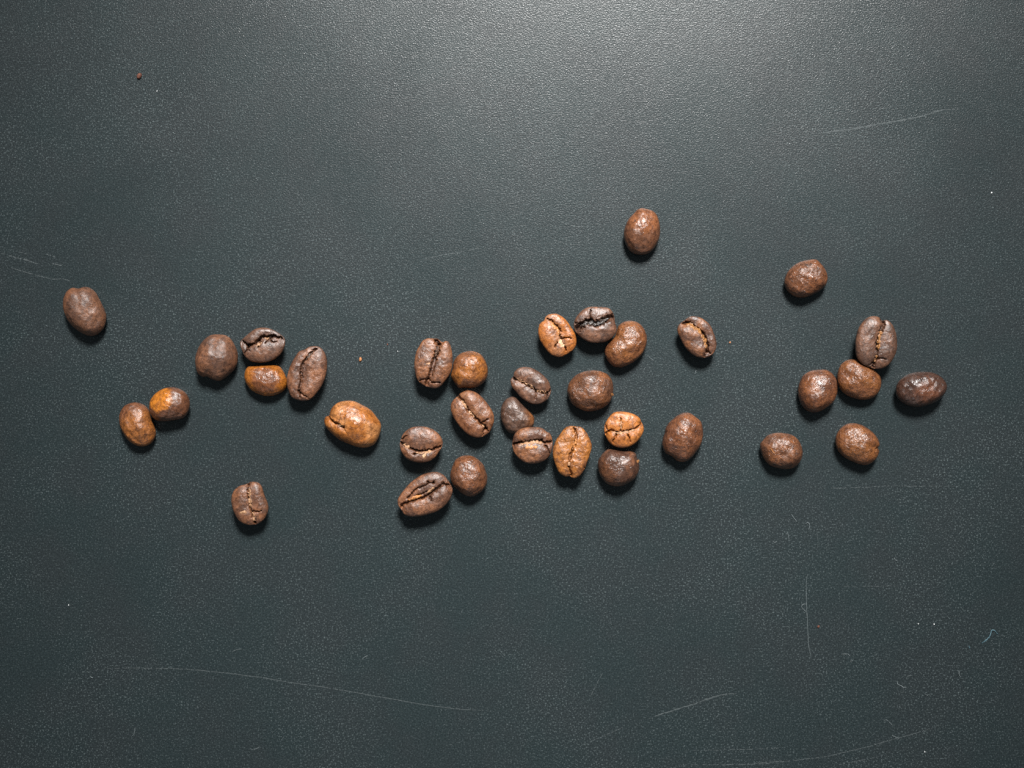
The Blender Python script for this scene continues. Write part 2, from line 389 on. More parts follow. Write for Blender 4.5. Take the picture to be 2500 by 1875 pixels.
    {'label': 'rounded crease-up brown bean with a sideways furrow and pale skin flakes', 'kind': 'face', 'mat': 'mid', 'out': [(-20.73, -9.33), (-19.1, -9.41), (-17.64, -9.87), (-16.34, -10.76), (-15.52, -11.82), (-15.23, -12.96), (-15.52, -14.1), (-16.17, -15.07), (-16.82, -16.05), (-18.13, -16.94), (-19.75, -17.24), (-21.54, -17.06), (-23.01, -16.46), (-23.98, -15.4), (-24.55, -14.26), (-24.64, -13.04), (-24.39, -11.98), (-23.66, -10.68), (-22.36, -9.7)], 'crease': [[(-24.64, -12.79), (-23.5, -13.45), (-22.52, -13.93), (-21.38, -14.42), (-20.08, -14.71), (-18.78, -14.71), (-17.48, -14.34), (-16.5, -13.93), (-15.6, -13.64)]], 'cracks': [[(-24.39, -12.31), (-23.82, -11.82), (-23.09, -11.25)], [(-21.38, -15.4), (-20.73, -15.07)]], 'skin': [([(-23.66, -13.04), (-23.17, -13.69), (-22.36, -13.85)], 0.5, 'tan'), ([(-21.06, -14.99), (-19.92, -15.15), (-18.78, -15.07), (-17.64, -14.75)], 0.45, 'tan'), ([(-19.59, -15.56), (-19.27, -15.72), (-18.94, -15.81)], 0.8, 'pale')], 'slit': 0.22, 'step': -0.3},
    {'label': 'long crease-up bean at the bottom middle with split double furrows', 'kind': 'face', 'mat': 'mid', 'out': [(-17.48, -19.35), (-16.34, -19.38), (-15.2, -19.87), (-14.22, -20.93), (-13.57, -22.07), (-13.08, -23.21), (-13.33, -24.67), (-14.06, -25.98), (-15.36, -27.28), (-16.99, -28.17), (-18.94, -28.74), (-20.89, -29.1), (-22.68, -29.07), (-23.82, -28.5), (-24.28, -27.6), (-24.96, -26.79), (-25.16, -25.65), (-24.8, -24.67), (-23.82, -23.37), (-22.52, -21.91), (-20.89, -20.61), (-19.1, -19.71)], 'crease': [[(-24.18, -27.44), (-24.07, -26.38), (-23.01, -25.98), (-21.22, -25.32), (-19.59, -24.84), (-18.29, -24.19), (-17.15, -23.37), (-16.01, -22.56), (-14.87, -21.87), (-14.06, -22.15), (-13.25, -22.8)]], 'cracks': [[(-22.85, -25.0), (-21.54, -23.45), (-20.4, -22.64), (-19.1, -22.23), (-18.29, -21.74), (-17.15, -21.66)], [(-20.73, -24.35), (-19.59, -23.94), (-18.53, -23.4)], [(-17.96, -24.67), (-17.64, -25.57)], [(-18.53, -21.26), (-18.29, -21.74)], [(-17.15, -21.42), (-17.39, -21.83)]], 'skin': [([(-22.85, -25.49), (-21.22, -24.92), (-19.59, -24.43)], 0.5, 'orange'), ([(-18.61, -23.94), (-17.64, -23.13), (-16.99, -22.64)], 0.4, 'tan')], 'slit': 0.24},
    {'label': 'dark mottled round-backed bean touching the right tip of the double-furrowed bean', 'kind': 'back', 'mat': 'mottled', 'out': [(-10.15, -15.69), (-8.85, -15.81), (-7.39, -16.62), (-6.25, -17.84), (-5.76, -19.14), (-5.4, -20.44), (-5.52, -21.74), (-6.0, -22.88), (-7.06, -23.86), (-8.36, -24.59), (-9.67, -24.64), (-10.97, -24.02), (-12.11, -23.05), (-13.08, -21.91), (-13.54, -20.61), (-13.49, -19.3), (-13.08, -18.0), (-12.43, -16.7), (-11.37, -15.97)], 'crease': [], 'cracks': [], 'skin': [], 'lift': 0.5},
    {'label': 'dark crease-up bean with a diagonal furrow, overlapping the three-cornered bean', 'kind': 'face', 'mat': 'dark', 'out': [(2.74, 3.75), (4.21, 3.56), (5.69, 2.82), (6.98, 1.81), (8.09, 0.52), (8.46, -0.77), (8.6, -1.51), (8.18, -2.8), (7.35, -3.72), (6.06, -4.37), (4.58, -4.37), (3.11, -3.72), (1.82, -2.8), (0.71, -1.51), (-0.12, -0.4), (-0.31, 0.89), (0.25, 1.63), (0.52, 2.64), (1.45, 3.47)], 'crease': [[(0.06, 1.72), (1.08, 0.98), (2.18, 0.52), (3.29, -0.03), (4.4, -0.77), (5.32, -1.51), (6.43, -1.66), (7.35, -1.97), (7.99, -1.79), (8.64, -1.23)]], 'cracks': [[(5.32, -1.6), (5.28, -2.43), (5.14, -3.35)], [(7.63, -2.25), (7.81, -3.17)]], 'skin': [([(0.8, 1.26), (2.0, 0.7), (3.48, -0.03), (4.77, -0.96)], 0.3, 'tan'), ([(5.23, -1.42), (6.43, -1.55), (7.53, -1.88)], 0.28, 'tan')], 'slit': 0.2},
    {'label': 'dark three-cornered bean tucked between two crease-up beans, orange on one corner', 'kind': 'back', 'mat': 'tri', 'out': [(-0.03, -2.8), (0.89, -3.08), (1.82, -4.09), (2.92, -5.2), (4.03, -6.31), (4.86, -7.41), (4.82, -8.52), (4.58, -9.26), (3.66, -10.27), (2.0, -11.19), (0.43, -10.95), (-0.77, -10.55), (-1.69, -9.44), (-2.33, -7.97), (-2.52, -6.49), (-2.33, -5.01), (-1.69, -3.72), (-0.86, -3.08)], 'crease': [], 'cracks': [], 'skin': [], 'flat': 0.8, 'spot': (3.2, -0.2, 2.0, 1.5, 1.2, 1.2)},
    {'label': 'squat crease-up bean with a level furrow, touching the orange furrowed bean', 'kind': 'face', 'mat': 'dark_red', 'out': [(4.03, -9.48), (5.5, -9.44), (6.8, -9.81), (7.72, -10.55), (8.27, -10.73), (8.82, -12.02), (8.92, -13.68), (8.46, -15.34), (7.53, -16.54), (6.06, -17.28), (4.4, -17.5), (2.74, -17.19), (1.26, -16.08), (0.34, -14.79), (0.06, -13.31), (0.16, -12.39), (0.52, -11.1), (1.45, -10.09), (2.74, -9.59)], 'crease': [[(-0.03, -13.41), (1.08, -12.91), (2.37, -12.72), (3.66, -12.58), (5.14, -12.35), (6.24, -12.43), (7.35, -12.76), (8.97, -12.54)]], 'cracks': [[(1.08, -12.91), (1.82, -12.39), (2.37, -12.48)], [(7.35, -13.5), (7.9, -14.24), (8.22, -15.25)], [(6.43, -12.39), (6.83, -12.02)]], 'skin': [([(1.63, -13.5), (2.55, -13.04), (4.03, -12.95), (5.5, -12.76), (6.8, -13.04)], 0.5, 'tan'), ([(2.92, -13.87), (4.4, -13.78), (5.69, -13.83)], 0.6, 'orange')], 'slit': 0.22, 'step': 0.15},
    {'label': 'orange-brown crease-up bean with a wavy vertical furrow and narrow lower end', 'kind': 'face', 'mat': 'orange_red', 'out': [(12.51, -9.26), (13.62, -9.26), (14.17, -9.35), (15.28, -9.53), (16.39, -10.73), (17.22, -12.39), (17.53, -13.68), (17.22, -15.16), (16.57, -17.0), (15.83, -18.85), (14.91, -20.14), (13.8, -20.69), (13.07, -20.51), (12.79, -20.21), (11.78, -20.32), (10.48, -19.59), (9.75, -18.29), (9.19, -16.63), (8.92, -14.97), (9.19, -13.5), (9.75, -12.21), (10.67, -10.92), (11.5, -9.81)], 'crease': [[(13.47, -9.26), (13.9, -10.36), (14.14, -11.47), (13.9, -12.76), (13.44, -14.05), (12.97, -15.16), (12.61, -16.45), (12.55, -17.74), (12.7, -18.85), (13.07, -19.59), (12.88, -20.42)]], 'cracks': [[(16.2, -18.85), (15.83, -18.29)]], 'skin': [([(14.08, -12.02), (13.71, -13.31), (13.25, -14.42)], 0.3, 'orange'), ([(12.48, -17.0), (12.55, -17.93)], 0.3, 'tan')], 'slit': 0.17, 'wrinkle': 1.6},
    {'label': 'pale orange crease-up bean at the left of the upper middle trio', 'kind': 'face', 'mat': 'orange', 'out': [(9.05, 15.42), (10.02, 15.34), (11.16, 14.69), (12.14, 13.72), (13.12, 12.25), (13.85, 10.95), (14.14, 9.65), (14.01, 8.51), (13.44, 7.53), (12.3, 6.72), (10.84, 5.98), (9.54, 6.07), (8.4, 6.64), (7.42, 7.69), (6.52, 9.0), (5.87, 10.46), (5.79, 11.93), (6.12, 13.23), (7.06, 13.96), (7.34, 14.69), (8.07, 15.26)], 'crease': [[(7.75, 14.4), (8.72, 13.88), (9.54, 12.98), (10.19, 12.25), (10.81, 11.57)], [(10.51, 10.7), (10.68, 9.97), (11.0, 9.16), (11.41, 8.34), (11.85, 7.61)]], 'cracks': [[(11.0, 9.97), (11.98, 10.13), (13.12, 10.1)], [(9.37, 8.18), (10.02, 9.16)]], 'skin': [([(8.15, 13.8), (8.89, 12.98), (9.86, 11.84), (10.35, 10.79)], 0.5, 'orange'), ([(10.35, 9.81), (10.84, 8.83), (11.33, 8.18)], 0.6, 'pale')], 'slit': 0.15},
    {'label': 'dark brown crease-up bean with a wide black crusty furrow, middle of upper trio', 'kind': 'face', 'mat': 'dark', 'out': [(18.33, 16.97), (19.95, 16.89), (21.26, 16.65), (22.07, 15.83), (22.48, 14.85), (22.64, 13.55), (22.96, 12.41), (22.8, 11.27), (22.07, 10.3), (20.77, 9.4), (19.14, 9.08), (17.35, 9.16), (15.72, 9.81), (14.58, 10.79), (13.85, 11.93), (13.57, 13.06), (13.85, 14.2), (14.74, 15.51), (15.88, 16.48), (17.02, 16.92)], 'crease': [[(14.09, 11.96), (14.91, 12.74), (15.88, 13.31), (17.02, 13.55), (18.16, 13.23), (19.14, 13.39), (20.28, 14.04), (21.26, 14.45), (22.48, 14.89)]], 'cracks': [[(17.19, 13.88), (17.02, 15.18), (17.27, 16.48)], [(13.57, 13.55), (14.29, 13.36)]], 'skin': [([(15.07, 12.66), (16.05, 13.15), (17.02, 13.42), (18.16, 13.15), (19.14, 13.36), (20.28, 13.96), (21.26, 14.33)], 0.55, 'black')], 'slit': 0.52},
    {'label': 'kidney-shaped orange-brown bean with shiny wrinkled back, right of upper trio', 'kind': 'back', 'mat': 'wrinkled_orange', 'out': [(25.49, 13.88), (26.79, 13.8), (27.93, 13.31), (28.91, 12.25), (29.47, 10.95), (29.64, 9.65), (29.39, 8.18), (28.58, 6.55), (27.44, 5.41), (25.98, 4.44), (24.35, 3.75), (23.05, 3.71), (22.07, 4.03), (21.26, 4.93), (20.6, 5.9), (20.36, 7.04), (20.77, 8.34), (21.58, 9.32), (22.56, 10.46), (22.96, 11.6), (23.37, 12.74), (24.35, 13.55)], 'crease': [], 'cracks': [], 'skin': []},
    {'label': 'big round brown bean with wrinkled shiny back below the upper trio', 'kind': 'back', 'mat': 'wrinkled', 'out': [(17.84, 2.97), (19.3, 2.81), (20.77, 2.24), (21.74, 1.18), (22.23, -0.28), (22.2, -1.91), (21.74, -3.54), (20.77, -4.68), (19.3, -5.57), (17.35, -5.98), (15.72, -5.82), (14.09, -5.0), (12.95, -4.03), (12.38, -2.72), (12.14, -1.42), (12.47, 0.04), (13.28, 1.18), (14.58, 2.24), (16.21, 2.81)], 'crease': [], 'cracks': [], 'skin': [([(21.74, -2.07), (21.91, -2.32), (21.99, -2.64)], 0.45, 'orange')]},
    {'label': 'bright orange crease-up bean with cross-shaped cracks, above a dark round bean', 'kind': 'face', 'mat': 'orange_light', 'out': [(23.56, -6.07), (25.19, -6.18), (26.82, -6.67), (27.96, -7.41), (28.44, -8.38), (28.85, -9.2), (28.9, -10.33), (28.28, -11.64), (27.14, -12.94), (25.68, -13.75), (24.05, -14.0), (22.42, -13.59), (21.28, -12.69), (20.63, -11.47), (20.27, -10.33), (20.39, -9.03), (20.79, -8.06), (21.61, -6.92), (22.42, -6.27)], 'crease': [[(20.5, -10.99), (20.96, -10.42), (21.93, -10.25), (23.07, -10.5), (24.37, -10.5), (25.68, -10.17), (26.82, -9.85), (27.79, -9.2), (28.52, -8.51)]], 'cracks': [[(23.89, -10.33), (23.92, -9.03), (23.85, -7.32)], [(20.39, -9.07), (21.12, -10.14)], [(22.83, -10.82), (22.67, -11.8), (22.06, -12.74)], [(25.35, -11.23), (25.76, -11.96), (25.97, -12.69)]], 'skin': [([(21.77, -10.5), (23.07, -10.74), (24.37, -10.66), (25.68, -10.42), (26.98, -10.01)], 0.4, 'tan'), ([(23.85, -8.06), (23.92, -9.03), (23.92, -9.85)], 0.25, 'tan')], 'slit': 0.16},
    {'label': 'dark round-backed bean right below the bright orange cracked bean', 'kind': 'back', 'mat': 'dark_gloss', 'out': [(21.28, -14.32), (22.75, -14.48), (24.37, -14.76), (26.0, -14.81), (27.14, -15.22), (27.47, -16.19), (27.87, -17.33), (27.99, -18.31), (27.71, -19.61), (26.82, -20.91), (25.35, -21.89), (23.72, -22.46), (22.26, -22.38), (20.79, -21.81), (19.66, -20.59), (19.09, -19.29), (18.81, -17.98), (19.0, -16.68), (19.82, -15.38), (20.63, -14.57)], 'crease': [], 'cracks': [], 'skin': [([(27.39, -16.68), (27.5, -16.93), (27.55, -17.25)], 0.4, 'orange')], 'lift': 0.4},
    {'label': 'brown bean with shiny lumpy back standing alone right of the dark round bean', 'kind': 'back', 'mat': 'gloss_red', 'out': [(38.21, -6.27), (39.18, -6.43), (40.32, -7.24), (41.46, -8.22), (41.87, -9.52), (41.95, -11.15), (41.63, -12.94), (40.49, -14.89), (39.02, -16.52), (37.72, -17.09), (36.26, -16.84), (35.12, -15.87), (33.65, -15.05), (33.08, -13.75), (33.03, -12.45), (33.49, -10.82), (33.81, -9.52), (34.79, -8.22), (36.09, -7.08), (37.23, -6.43)], 'crease': [], 'cracks': [], 'skin': []},
    {'label': 'glossy brown upright bean lying alone, topmost of all the beans', 'kind': 'back', 'mat': 'two_tone', 'out': [(28.58, 38.62), (29.77, 38.36), (30.97, 37.95), (31.92, 36.88), (32.45, 34.97), (32.52, 33.06), (32.04, 31.15), (30.97, 29.48), (29.53, 28.57), (27.62, 28.47), (26.07, 29.12), (25.0, 30.67), (24.57, 32.58), (24.76, 34.25), (25.59, 36.16), (26.91, 37.59), (27.62, 38.31)], 'crease': [], 'cracks': [], 'skin': [], 'spot': (0.0, 3.4, 4.0, 3.9, 1.6, 0.5)},
    {'label': 'crease-up brown bean with golden skin in its furrow, alone right of upper trio', 'kind': 'face', 'mat': 'dark_red', 'out': [(39.56, 14.87), (40.99, 14.72), (42.42, 13.96), (43.62, 12.77), (44.33, 11.1), (44.93, 9.19), (44.81, 7.75), (44.1, 6.56), (42.66, 5.8), (40.99, 5.89), (39.56, 6.56), (38.13, 7.99), (37.17, 9.66), (36.46, 11.1), (36.34, 12.29), (36.93, 13.24), (37.89, 13.96), (38.72, 14.63)], 'crease': [[(37.65, 13.44), (39.08, 13.36), (40.28, 12.41), (41.47, 11.57), (42.3, 10.62), (42.66, 9.19), (43.02, 8.11), (42.78, 7.28)]], 'cracks': [[(42.23, 6.2), (42.78, 7.28)], [(42.66, 7.4), (43.67, 6.75)]], 'skin': [([(38.25, 13.01), (39.32, 12.77), (40.51, 11.93), (41.47, 10.98)], 0.75, 'gold'), ([(41.47, 10.86), (42.19, 9.42), (42.47, 7.75)], 0.65, 'gold')], 'slit': 0.24, 'step': -0.25},
    {'label': 'dark wrinkled bean lying alone at upper right, its shadow clear of others', 'kind': 'back', 'mat': 'mottled', 'out': [(66.1, 27.38), (66.88, 27.29), (67.57, 26.64), (68.35, 25.78), (68.96, 24.73), (69.26, 23.69), (69.22, 22.56), (68.79, 21.52), (67.92, 20.74), (66.88, 20.05), (65.57, 19.44), (64.45, 19.09), (63.23, 19.01), (62.19, 19.27), (61.15, 19.87), (60.37, 20.74), (59.89, 21.78), (59.85, 22.82), (60.19, 23.95), (60.8, 24.91), (61.84, 25.95), (63.14, 26.73), (64.62, 27.16)], 'crease': [], 'cracks': [], 'skin': []},
    {'label': 'large oval crease-up bean with a straight furrow, at top of the right group', 'kind': 'face', 'mat': 'dark', 'out': [(79.46, 14.91), (80.65, 14.67), (81.42, 13.91), (82.32, 14.08), (83.4, 13.24), (84.23, 11.57), (84.59, 9.42), (84.47, 7.27), (83.64, 5.37), (82.32, 3.93), (80.65, 3.34), (78.98, 3.58), (77.07, 4.41), (75.88, 5.84), (75.52, 7.75), (75.52, 9.66), (76.0, 11.81), (76.96, 13.48), (78.03, 14.55)], 'crease': [[(81.13, 14.08), (81.61, 13.12), (80.89, 11.81), (80.3, 10.38), (80.06, 8.94), (80.13, 7.51), (79.89, 6.08), (79.46, 4.65), (79.41, 3.38)]], 'cracks': [[(80.3, 5.6), (81.13, 5.72), (82.09, 5.32)], [(79.82, 5.37), (78.75, 4.41), (78.15, 4.05)]], 'skin': [([(81.01, 11.69), (80.61, 10.38), (80.42, 8.94), (80.37, 7.51)], 0.5, 'gold'), ([(79.94, 6.32), (79.65, 4.89)], 0.35, 'gold')], 'slit': 0.24, 'step': -0.2},
    {'label': 'oval reddish brown bean at the left of the right group, wrinkled back up', 'kind': 'back', 'mat': 'gloss_red', 'out': [(67.77, 3.15), (69.2, 3.05), (70.39, 2.26), (71.23, 0.83), (71.39, -1.08), (71.23, -2.51), (70.39, -4.18), (68.72, -5.37), (67.05, -6.16), (65.38, -6.09), (64.19, -5.26), (63.23, -3.7), (62.87, -1.79), (63.11, 0.11), (63.95, 1.79), (65.62, 2.86)], 'crease': [], 'cracks': [], 'skin': []},
    {'label': 'orange-brown shiny bean squeezed under the large oval crease-up bean at right', 'kind': 'back', 'mat': 'wrinkled_orange', 'out': [(74.21, 5.37), (75.64, 5.27), (77.31, 4.74), (78.75, 3.89), (80.06, 2.69), (80.89, 1.43), (81.08, 0.11), (80.65, -1.56), (79.46, -2.87), (77.79, -3.42), (75.88, -3.27), (73.73, -2.51), (72.3, -1.32), (71.59, 0.35), (71.54, 2.26), (72.06, 3.93), (73.02, 4.89)], 'crease': [], 'cracks': [], 'skin': [], 'flat': 0.85},
    {'label': 'very dark glossy bean lying sideways, rightmost of all the beans', 'kind': 'back', 'mat': 'black_gloss', 'out': [(90.44, 2.69), (92.35, 2.5), (94.02, 1.67), (95.09, 0.59), (95.5, -0.6), (95.09, -2.03), (93.78, -3.47), (91.87, -4.42), (89.48, -5.02), (87.34, -4.78), (85.67, -3.94), (84.59, -2.75), (84.35, -1.32), (84.59, -0.12), (85.43, 1.07), (86.86, 2.02), (88.53, 2.57)], 'crease': [], 'cracks': [], 'skin': [], 'lift': 1.0, 'spot': (0.6, -0.6, 5.5, 2.4, 2.2, 1.2)},
    {'label': 'dull rounded brown bean, lower left of the right group', 'kind': 'back', 'mat': 'wrinkled', 'out': [(58.22, -10.74), (59.89, -10.82), (61.56, -11.22), (62.76, -12.18), (63.59, -13.73), (63.83, -15.4), (63.23, -17.07), (62.04, -18.26), (60.37, -18.67), (58.46, -18.45), (56.55, -17.78), (55.36, -16.35), (54.64, -14.68), (54.52, -13.25), (55.12, -12.41), (56.31, -11.22)], 'crease': [], 'cracks': [], 'skin': [([(56.19, -13.97), (56.67, -14.56), (57.15, -15.28)], 0.15, 'orange')]},
    {'label': 'lower orange-brown bean of the right group with a nick in its right edge', 'kind': 'back', 'mat': 'wrinkled_orange', 'out': [(74.45, -8.64), (76.12, -8.76), (77.79, -9.55), (79.46, -10.86), (80.42, -12.3), (80.7, -13.37), (80.32, -14.09), (80.61, -14.92), (79.82, -16.59), (78.27, -17.66), (76.6, -17.66), (74.45, -16.83), (72.78, -15.88), (71.59, -14.44), (71.11, -13.01), (71.23, -11.34), (72.06, -9.91), (73.26, -8.95)], 'crease': [], 'cracks': [[(80.77, -14.01), (79.94, -14.01), (79.46, -14.16)]], 'skin': []},
]
CRUMBS = [((-81.84, 67.61), 0.62, 'reddish coffee crumb on the bare upper left of the board', 'red'), ((-33.32, 5.38), 0.46, 'bright orange coffee crumb above the largest orange bean', 'orange'), ((47.88, 9.13), 0.2, 'tiny pale orange crumb right of the bean with golden furrow skin', 'orange'), ((67.28, -53.27), 0.3, 'tiny brown crumb beside the long looped hair at lower right', 'red'), ((-27.36, 8.69), 0.2, 'faint brown crumb above the largest orange bean, right of the orange crumb', 'red')]
SPECKS = [((105.34, 42.03), 0.4, 'bright white dust speck near the right edge, upper half'), ((89.26, -52.68), 0.33, 'left one of two white dust specks side by side at lower right'), ((92.69, -52.74), 0.35, 'right one of two white dust specks side by side at lower right'), ((-78.0, 64.36), 0.3, 'white dust speck just below the reddish crumb at upper left'), ((-25.09, 7.17), 0.3, 'white dust speck left of the deep-furrowed dark bean'), ((90.67, -80.81), 0.35, 'white dust speck near the bottom edge at lower right'), ((-97.35, -48.55), 0.35, 'white dust speck in the bare lower left, above the long scratch')]
FIBRES = [
    ([(64.94, -41.83), (64.66, -43.23), (64.63, -45.72), (64.69, -48.84), (64.84, -51.34), (65.0, -54.46), (65.19, -57.58), (65.56, -59.45), (65.72, -60.38)], 0.045, 'long thin upright hair lying at lower right'),
    ([(64.69, -48.37), (64.0, -48.37), (63.6, -48.9), (64.16, -49.62), (64.69, -50.09)], 0.06, 'small looped fibre touching the long upright hair'),
    ([(57.3, -34.5), (57.67, -34.81), (58.23, -34.56)], 0.06, 'tiny check-shaped fibre above left of the long upright hair'),
    ([(72.42, -59.35), (73.51, -59.29), (73.98, -59.45), (74.29, -59.85)], 0.06, 'short bent fibre right of the foot of the long hair'),
    ([(74.14, -60.85), (74.61, -60.85), (75.01, -60.6)], 0.05, 'tiny forked fibre under the short bent fibre'),
    ([(84.59, -65.31), (84.74, -65.93), (85.52, -66.31), (85.99, -66.62), (86.68, -66.62)], 0.08, 'clear white hook-shaped fibre in the lower right corner area'),
    ([(98.15, -62.88), (98.22, -63.97), (98.62, -64.37)], 0.08, 'short upright white fibre right of the hook-shaped fibre'),
    ([(100.34, -57.48), (100.55, -58.2)], 0.07, 'tiny upright fibre below left of the bluish fibre'),
    ([(103.14, -56.95), (104.39, -56.02), (105.01, -55.24), (105.33, -54.14), (105.95, -54.14), (106.73, -55.02)], 0.1, 'bluish cane-shaped fibre near the right edge'),
    ([(86.77, -64.28), (87.08, -64.12), (87.7, -64.03)], 0.05, 'tiny level fibre right above the hook-shaped fibre'),
    ([(90.82, -68.18), (91.14, -68.4), (91.6, -68.27)], 0.06, 'tiny cupped fibre below right of the hook-shaped fibre'),
    ([(83.49, -77.22), (84.27, -77.54), (85.05, -77.91)], 0.07, 'short slanted fibre on the long curved bottom scratch'),
    ([(81.62, -73.86), (82.4, -73.86), (83.65, -75.04)], 0.05, 'thin bent fibre above the long curved bottom scratch'),
    ([(84.0, -38.2), (84.12, -38.59), (84.67, -38.81)], 0.09, 'small white cupped fibre below the right group of beans'),
    ([(64.53, -30.72), (64.99, -30.42), (65.38, -31.03), (65.14, -32.09)], 0.06, 'question-mark shaped fibre below the dull rounded brown bean'),
    ([(60.41, -32.55), (60.72, -33.31), (60.87, -34.23)], 0.05, 'thin upright fibre left of the question-mark shaped fibre'),
    ([(61.33, -28.58), (61.78, -29.2), (62.64, -30.35)], 0.06, 'short slanted fibre above the question-mark shaped fibre'),
    ([(40.39, 2.98), (40.32, 2.62), (40.16, 2.14)], 0.07, 'short fibre below the bean with golden furrow skin'),
    ([(29.89, 6.2), (30.49, 5.6), (31.2, 5.13)], 0.05, 'faint fibre below right of the shiny kidney-shaped bean'),
    ([(-56.19, 45.15), (-55.93, 44.93), (-56.03, 44.5)], 0.07, 'tiny curled white fibre in the bare upper left half'),
    ([(-33.04, -60.63), (-32.45, -60.04), (-31.66, -59.64)], 0.06, 'small slanted fibre at lower middle above the long left scratch'),
    ([(-92.63, -64.17), (-92.36, -64.44), (-91.97, -64.52)], 0.09, 'tiny white fibre under the left end of the long scratch'),
    ([(-83.59, -77.54), (-83.0, -76.76), (-82.8, -75.38)], 0.05, 'faint bent fibre near the bottom edge at lower left'),
]
SCRATCHES = [
    ([(-92.93, -63.11), (-89.76, -62.58), (-85.0, -62.42), (-75.47, -62.47), (-67.54, -63.0), (-59.61, -63.95), (-51.67, -65.06), (-43.74, -66.23), (-35.81, -67.55), (-27.87, -69.03), (-17.29, -70.72), (-12.0, -71.41), (-2.48, -72.05)], 0.13, 1),
    ([(29.89, -73.57), (32.33, -72.65), (36.24, -71.5), (41.12, -69.86), (44.78, -68.74), (46.98, -68.15), (49.3, -68.01)], 0.22, 1),
    ([(20.0, -63.2), (18.54, -66.0), (17.07, -68.93)], 0.12, 0.8),
    ([(15.97, -79.31), (19.64, -77.6), (24.27, -75.48), (25.74, -74.67)], 0.1, 0.5),
    ([(37.95, -80.48), (46.0, -80.46), (52.84, -80.29)], 0.1, 0.5),
    ([(36.72, -83.7), (46.0, -83.63), (58.5, -83.39)], 0.14, 0.6),
    ([(66.21, 54.92), (69.79, 55.34), (74.03, 55.89), (79.56, 56.87), (86.07, 58.01), (90.95, 59.15), (94.21, 60.13), (98.11, 60.45)], 0.26, 1),
    ([(-112.17, 28.68), (-108.43, 27.62), (-105.99, 26.97), (-104.04, 26.32)], 0.28, 0.6),
    ([(-111.04, 25.83), (-107.62, 24.77), (-104.36, 23.88), (-102.41, 23.31), (-100.78, 22.98), (-98.51, 23.14), (-96.39, 22.33)], 0.14, 0.9),
    ([(-102.41, 28.6), (-101.27, 28.27), (-100.13, 27.86)], 0.22, 0.9),
    ([(-101.11, 26.56), (-99.97, 26.32), (-98.83, 25.91)], 0.25, 0.8),
    ([(-108.59, 29.08), (-107.13, 28.76), (-105.67, 28.27)], 0.16, 0.6),
    ([(-109.25, 16.15), (-108.43, 15.9), (-107.62, 15.77)], 0.15, 0.8),
    ([(67.43, -22.85), (72.46, -22.85), (80.09, -22.54), (87.72, -22.42), (98.4, -22.42)], 0.1, 0.7),
    ([(72.16, -44.45), (76.43, -44.45), (81.62, -44.45), (86.35, -44.45)], 0.09, 0.7),
    ([(66.97, -31.94), (67.09, -34.08), (67.03, -37.74)], 0.09, 0.6),
    ([(49.5, -83.68), (55.74, -83.21), (61.98, -82.77), (68.21, -81.9), (73.51, -80.81), (77.57, -79.87), (82.25, -78.47), (85.37, -77.69), (90.04, -76.29), (94.72, -74.88)], 0.16, 0.8),
    ([(49.5, -80.34), (55.74, -80.16), (60.1, -79.78)], 0.12, 0.6),
    ([(71.33, -83.77), (76.01, -82.9), (80.69, -81.9)], 0.15, 0.6),
    ([(-61.75, -58.94), (-60.57, -58.46), (-59.2, -58.19)], 0.13, 0.8),
    ([(-68.05, -49.61), (-66.67, -50.6), (-65.1, -51.38)], 0.12, 0.6),
    ([(-57.82, -80.42), (-56.25, -80.18), (-54.87, -79.31)], 0.2, 0.5),
    ([(-94.99, -22.67), (-94.6, -24.44)], 0.12, 0.6),
    ([(-90.08, -74.2), (-88.11, -72.63), (-85.75, -71.05)], 0.2, 0.4),
    ([(-20.36, 27.25), (-14.87, 28.35), (-9.37, 29.45), (-5.71, 30.55)], 0.12, 0.5),
    ([(-4.25, 44.46), (-0.95, 43.18), (1.24, 41.71)], 0.1, 0.5),
    ([(-25.02, 25.89), (-20.95, 26.6), (-15.87, 28.23), (-10.27, 28.94)], 0.1, 0.5),
]

# ------------------------------------------------------------------ the board
def build_board():
    x0, x1, y0, y1, t = -260.0, 260.0, -220.0, 220.0, 8.0
    v = [(x0, y0, -t), (x1, y0, -t), (x1, y1, -t), (x0, y1, -t), (x0, y0, 0), (x1, y0, 0), (x1, y1, 0), (x0, y1, 0)]
    f = [(0, 3, 2, 1), (4, 5, 6, 7), (0, 1, 5, 4), (1, 2, 6, 5), (2, 3, 7, 6), (3, 0, 4, 7)]
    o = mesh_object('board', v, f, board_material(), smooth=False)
    tag(o, 'dark slate-grey matt board with fine leathery grain, scratched, under all the beans', 'board', kind='structure')
    return o


board = build_board()


